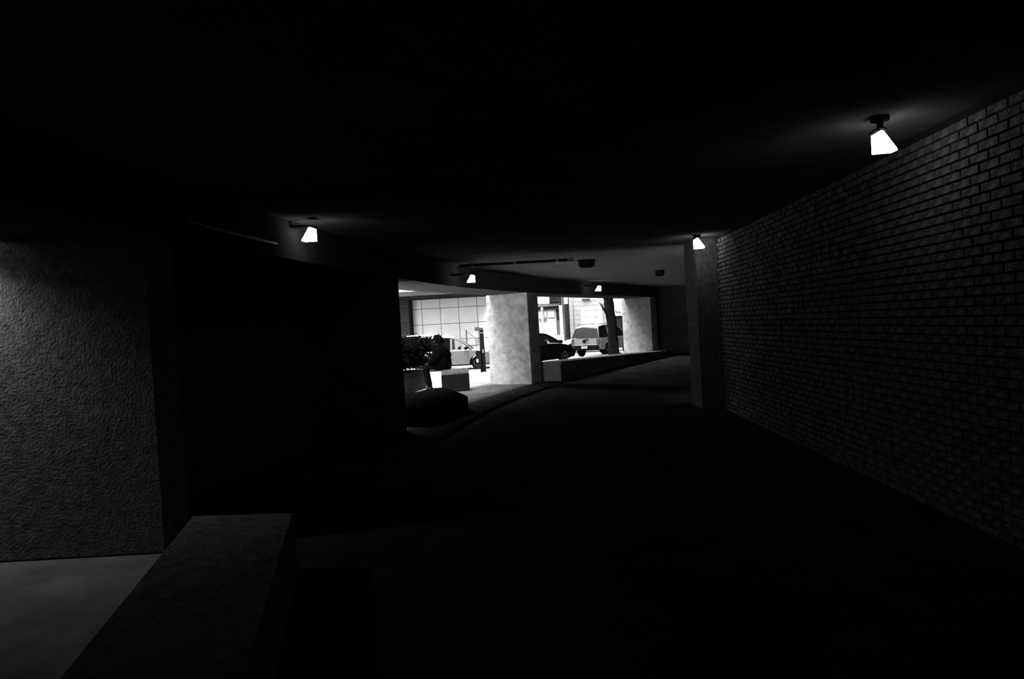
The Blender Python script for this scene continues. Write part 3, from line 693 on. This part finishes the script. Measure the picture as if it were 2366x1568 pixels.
C_ = {'pel': ((-.01, 0, .27), (.29, .25)), 'bel': ((-.01, 0, .36), (.29, .26)), 'che': ((.0, 0, .45), (.27, .26)), 'col': ((.03, 0, .60), (.15, .14))}
CE = [('pel', 'bel'), ('bel', 'che'), ('che', 'col')]
for s, nm in ((-1, 'r'), (1, 'l')):
    C_.update({nm + 'sh': ((.02, s * .2, .49), .13), nm + 'el': ((.14, s * .27, .25), .12), nm + 'cu': ((.32, s * .17, .20), .085)}); CE += [('che', nm + 'sh'), (nm + 'sh', nm + 'el'), (nm + 'el', nm + 'cu')]
skinned('coat', C_, CE, 'pel', 'coat', PE)
mb = MB(); rings = []
for z, rx, ry, xo in ((.012, .225, .25, -.01), (.10, .245, .265, -.015), (.25, .24, .255, -.015), (.40, .215, .25, -.005), (.50, .175, .22, .01), (.57, .12, .13, .025), (.63, .085, .085, .04)):
    rings.append([WM[PE.name] @ Vector((xo + rx * math.cos(a), ry * math.sin(a), z)) for a in [2 * math.pi * k / 20 for k in range(20)]])
mb.loft(rings).build('coat_body', 'coat', PE, True)
T_ = {'pel': ((.0, 0, .15), (.14, .15))}; TE = []
for s, nm in ((-1, 'r'), (1, 'l')):
    T_.update({nm + 'hip': ((.08, s * .10, .12), .11), nm + 'kn': ((.42, s * .11, .065), .088), nm + 'mi': ((.38, s * .11, -.2), .075), nm + 'an': ((.33, s * .11, -.45), .065)}); TE += [('pel', nm + 'hip'), (nm + 'hip', nm + 'kn'), (nm + 'kn', nm + 'mi'), (nm + 'mi', nm + 'an')]
skinned('trousers', T_, TE, 'pel', 'trouser', PE)
for s in (-1, 1):
    skinned('shoe', {'h': ((.27, s * .11, -.535), .045), 'm': ((.37, s * .115, -.54), .044), 't': ((.48, s * .12, -.548), .036)}, [('h', 'm'), ('m', 't')], 'h', 'shoe', PE)
hr = MB()
rings = []
for i in range(9):
    th = math.pi * .62 * i / 8; ring = []
    for j in range(18):
        ph = 2 * math.pi * j / 18; back = 1 - .35 * max(0, math.cos(ph)) * (i / 8)
        ring.append(WM[PE.name] @ Vector((.065 + .15 * math.sin(th) * math.cos(ph) * back, .138 * math.sin(th) * math.sin(ph), .765 + .14 * math.cos(th) - (0 if math.cos(ph) > .3 else .05 * (i / 8)))))
    rings.append(ring)
hr.loft(rings[1:]).build('hair', 'hair', PE, True)
for s in (-1, 1):
    MB().lathe([(.005, -.006), (.02, -.004), (.018, .006), (.005, .008)], WM[PE.name] @ Vector((.07, s * .092, .72)), 'Y', 12).build('ear', 'skin', PE, True)
    MB().lathe([(.002, -.012), (.011, 0), (.002, .012)], WM[PE.name] @ Vector((.158, s * .033, .725)), 'Z', 10).build('eye', 'plate', PE, True)
MB().add([WM[PE.name] @ Vector(v) for v in ((.155, -.012, .735), (.155, .012, .735), (.19, 0, .69), (.155, -.018, .685), (.155, .018, .685))], [(0, 1, 2), (0, 2, 3), (1, 4, 2), (3, 2, 4), (0, 3, 4, 1)]).build('nose', 'skin', PE, True)
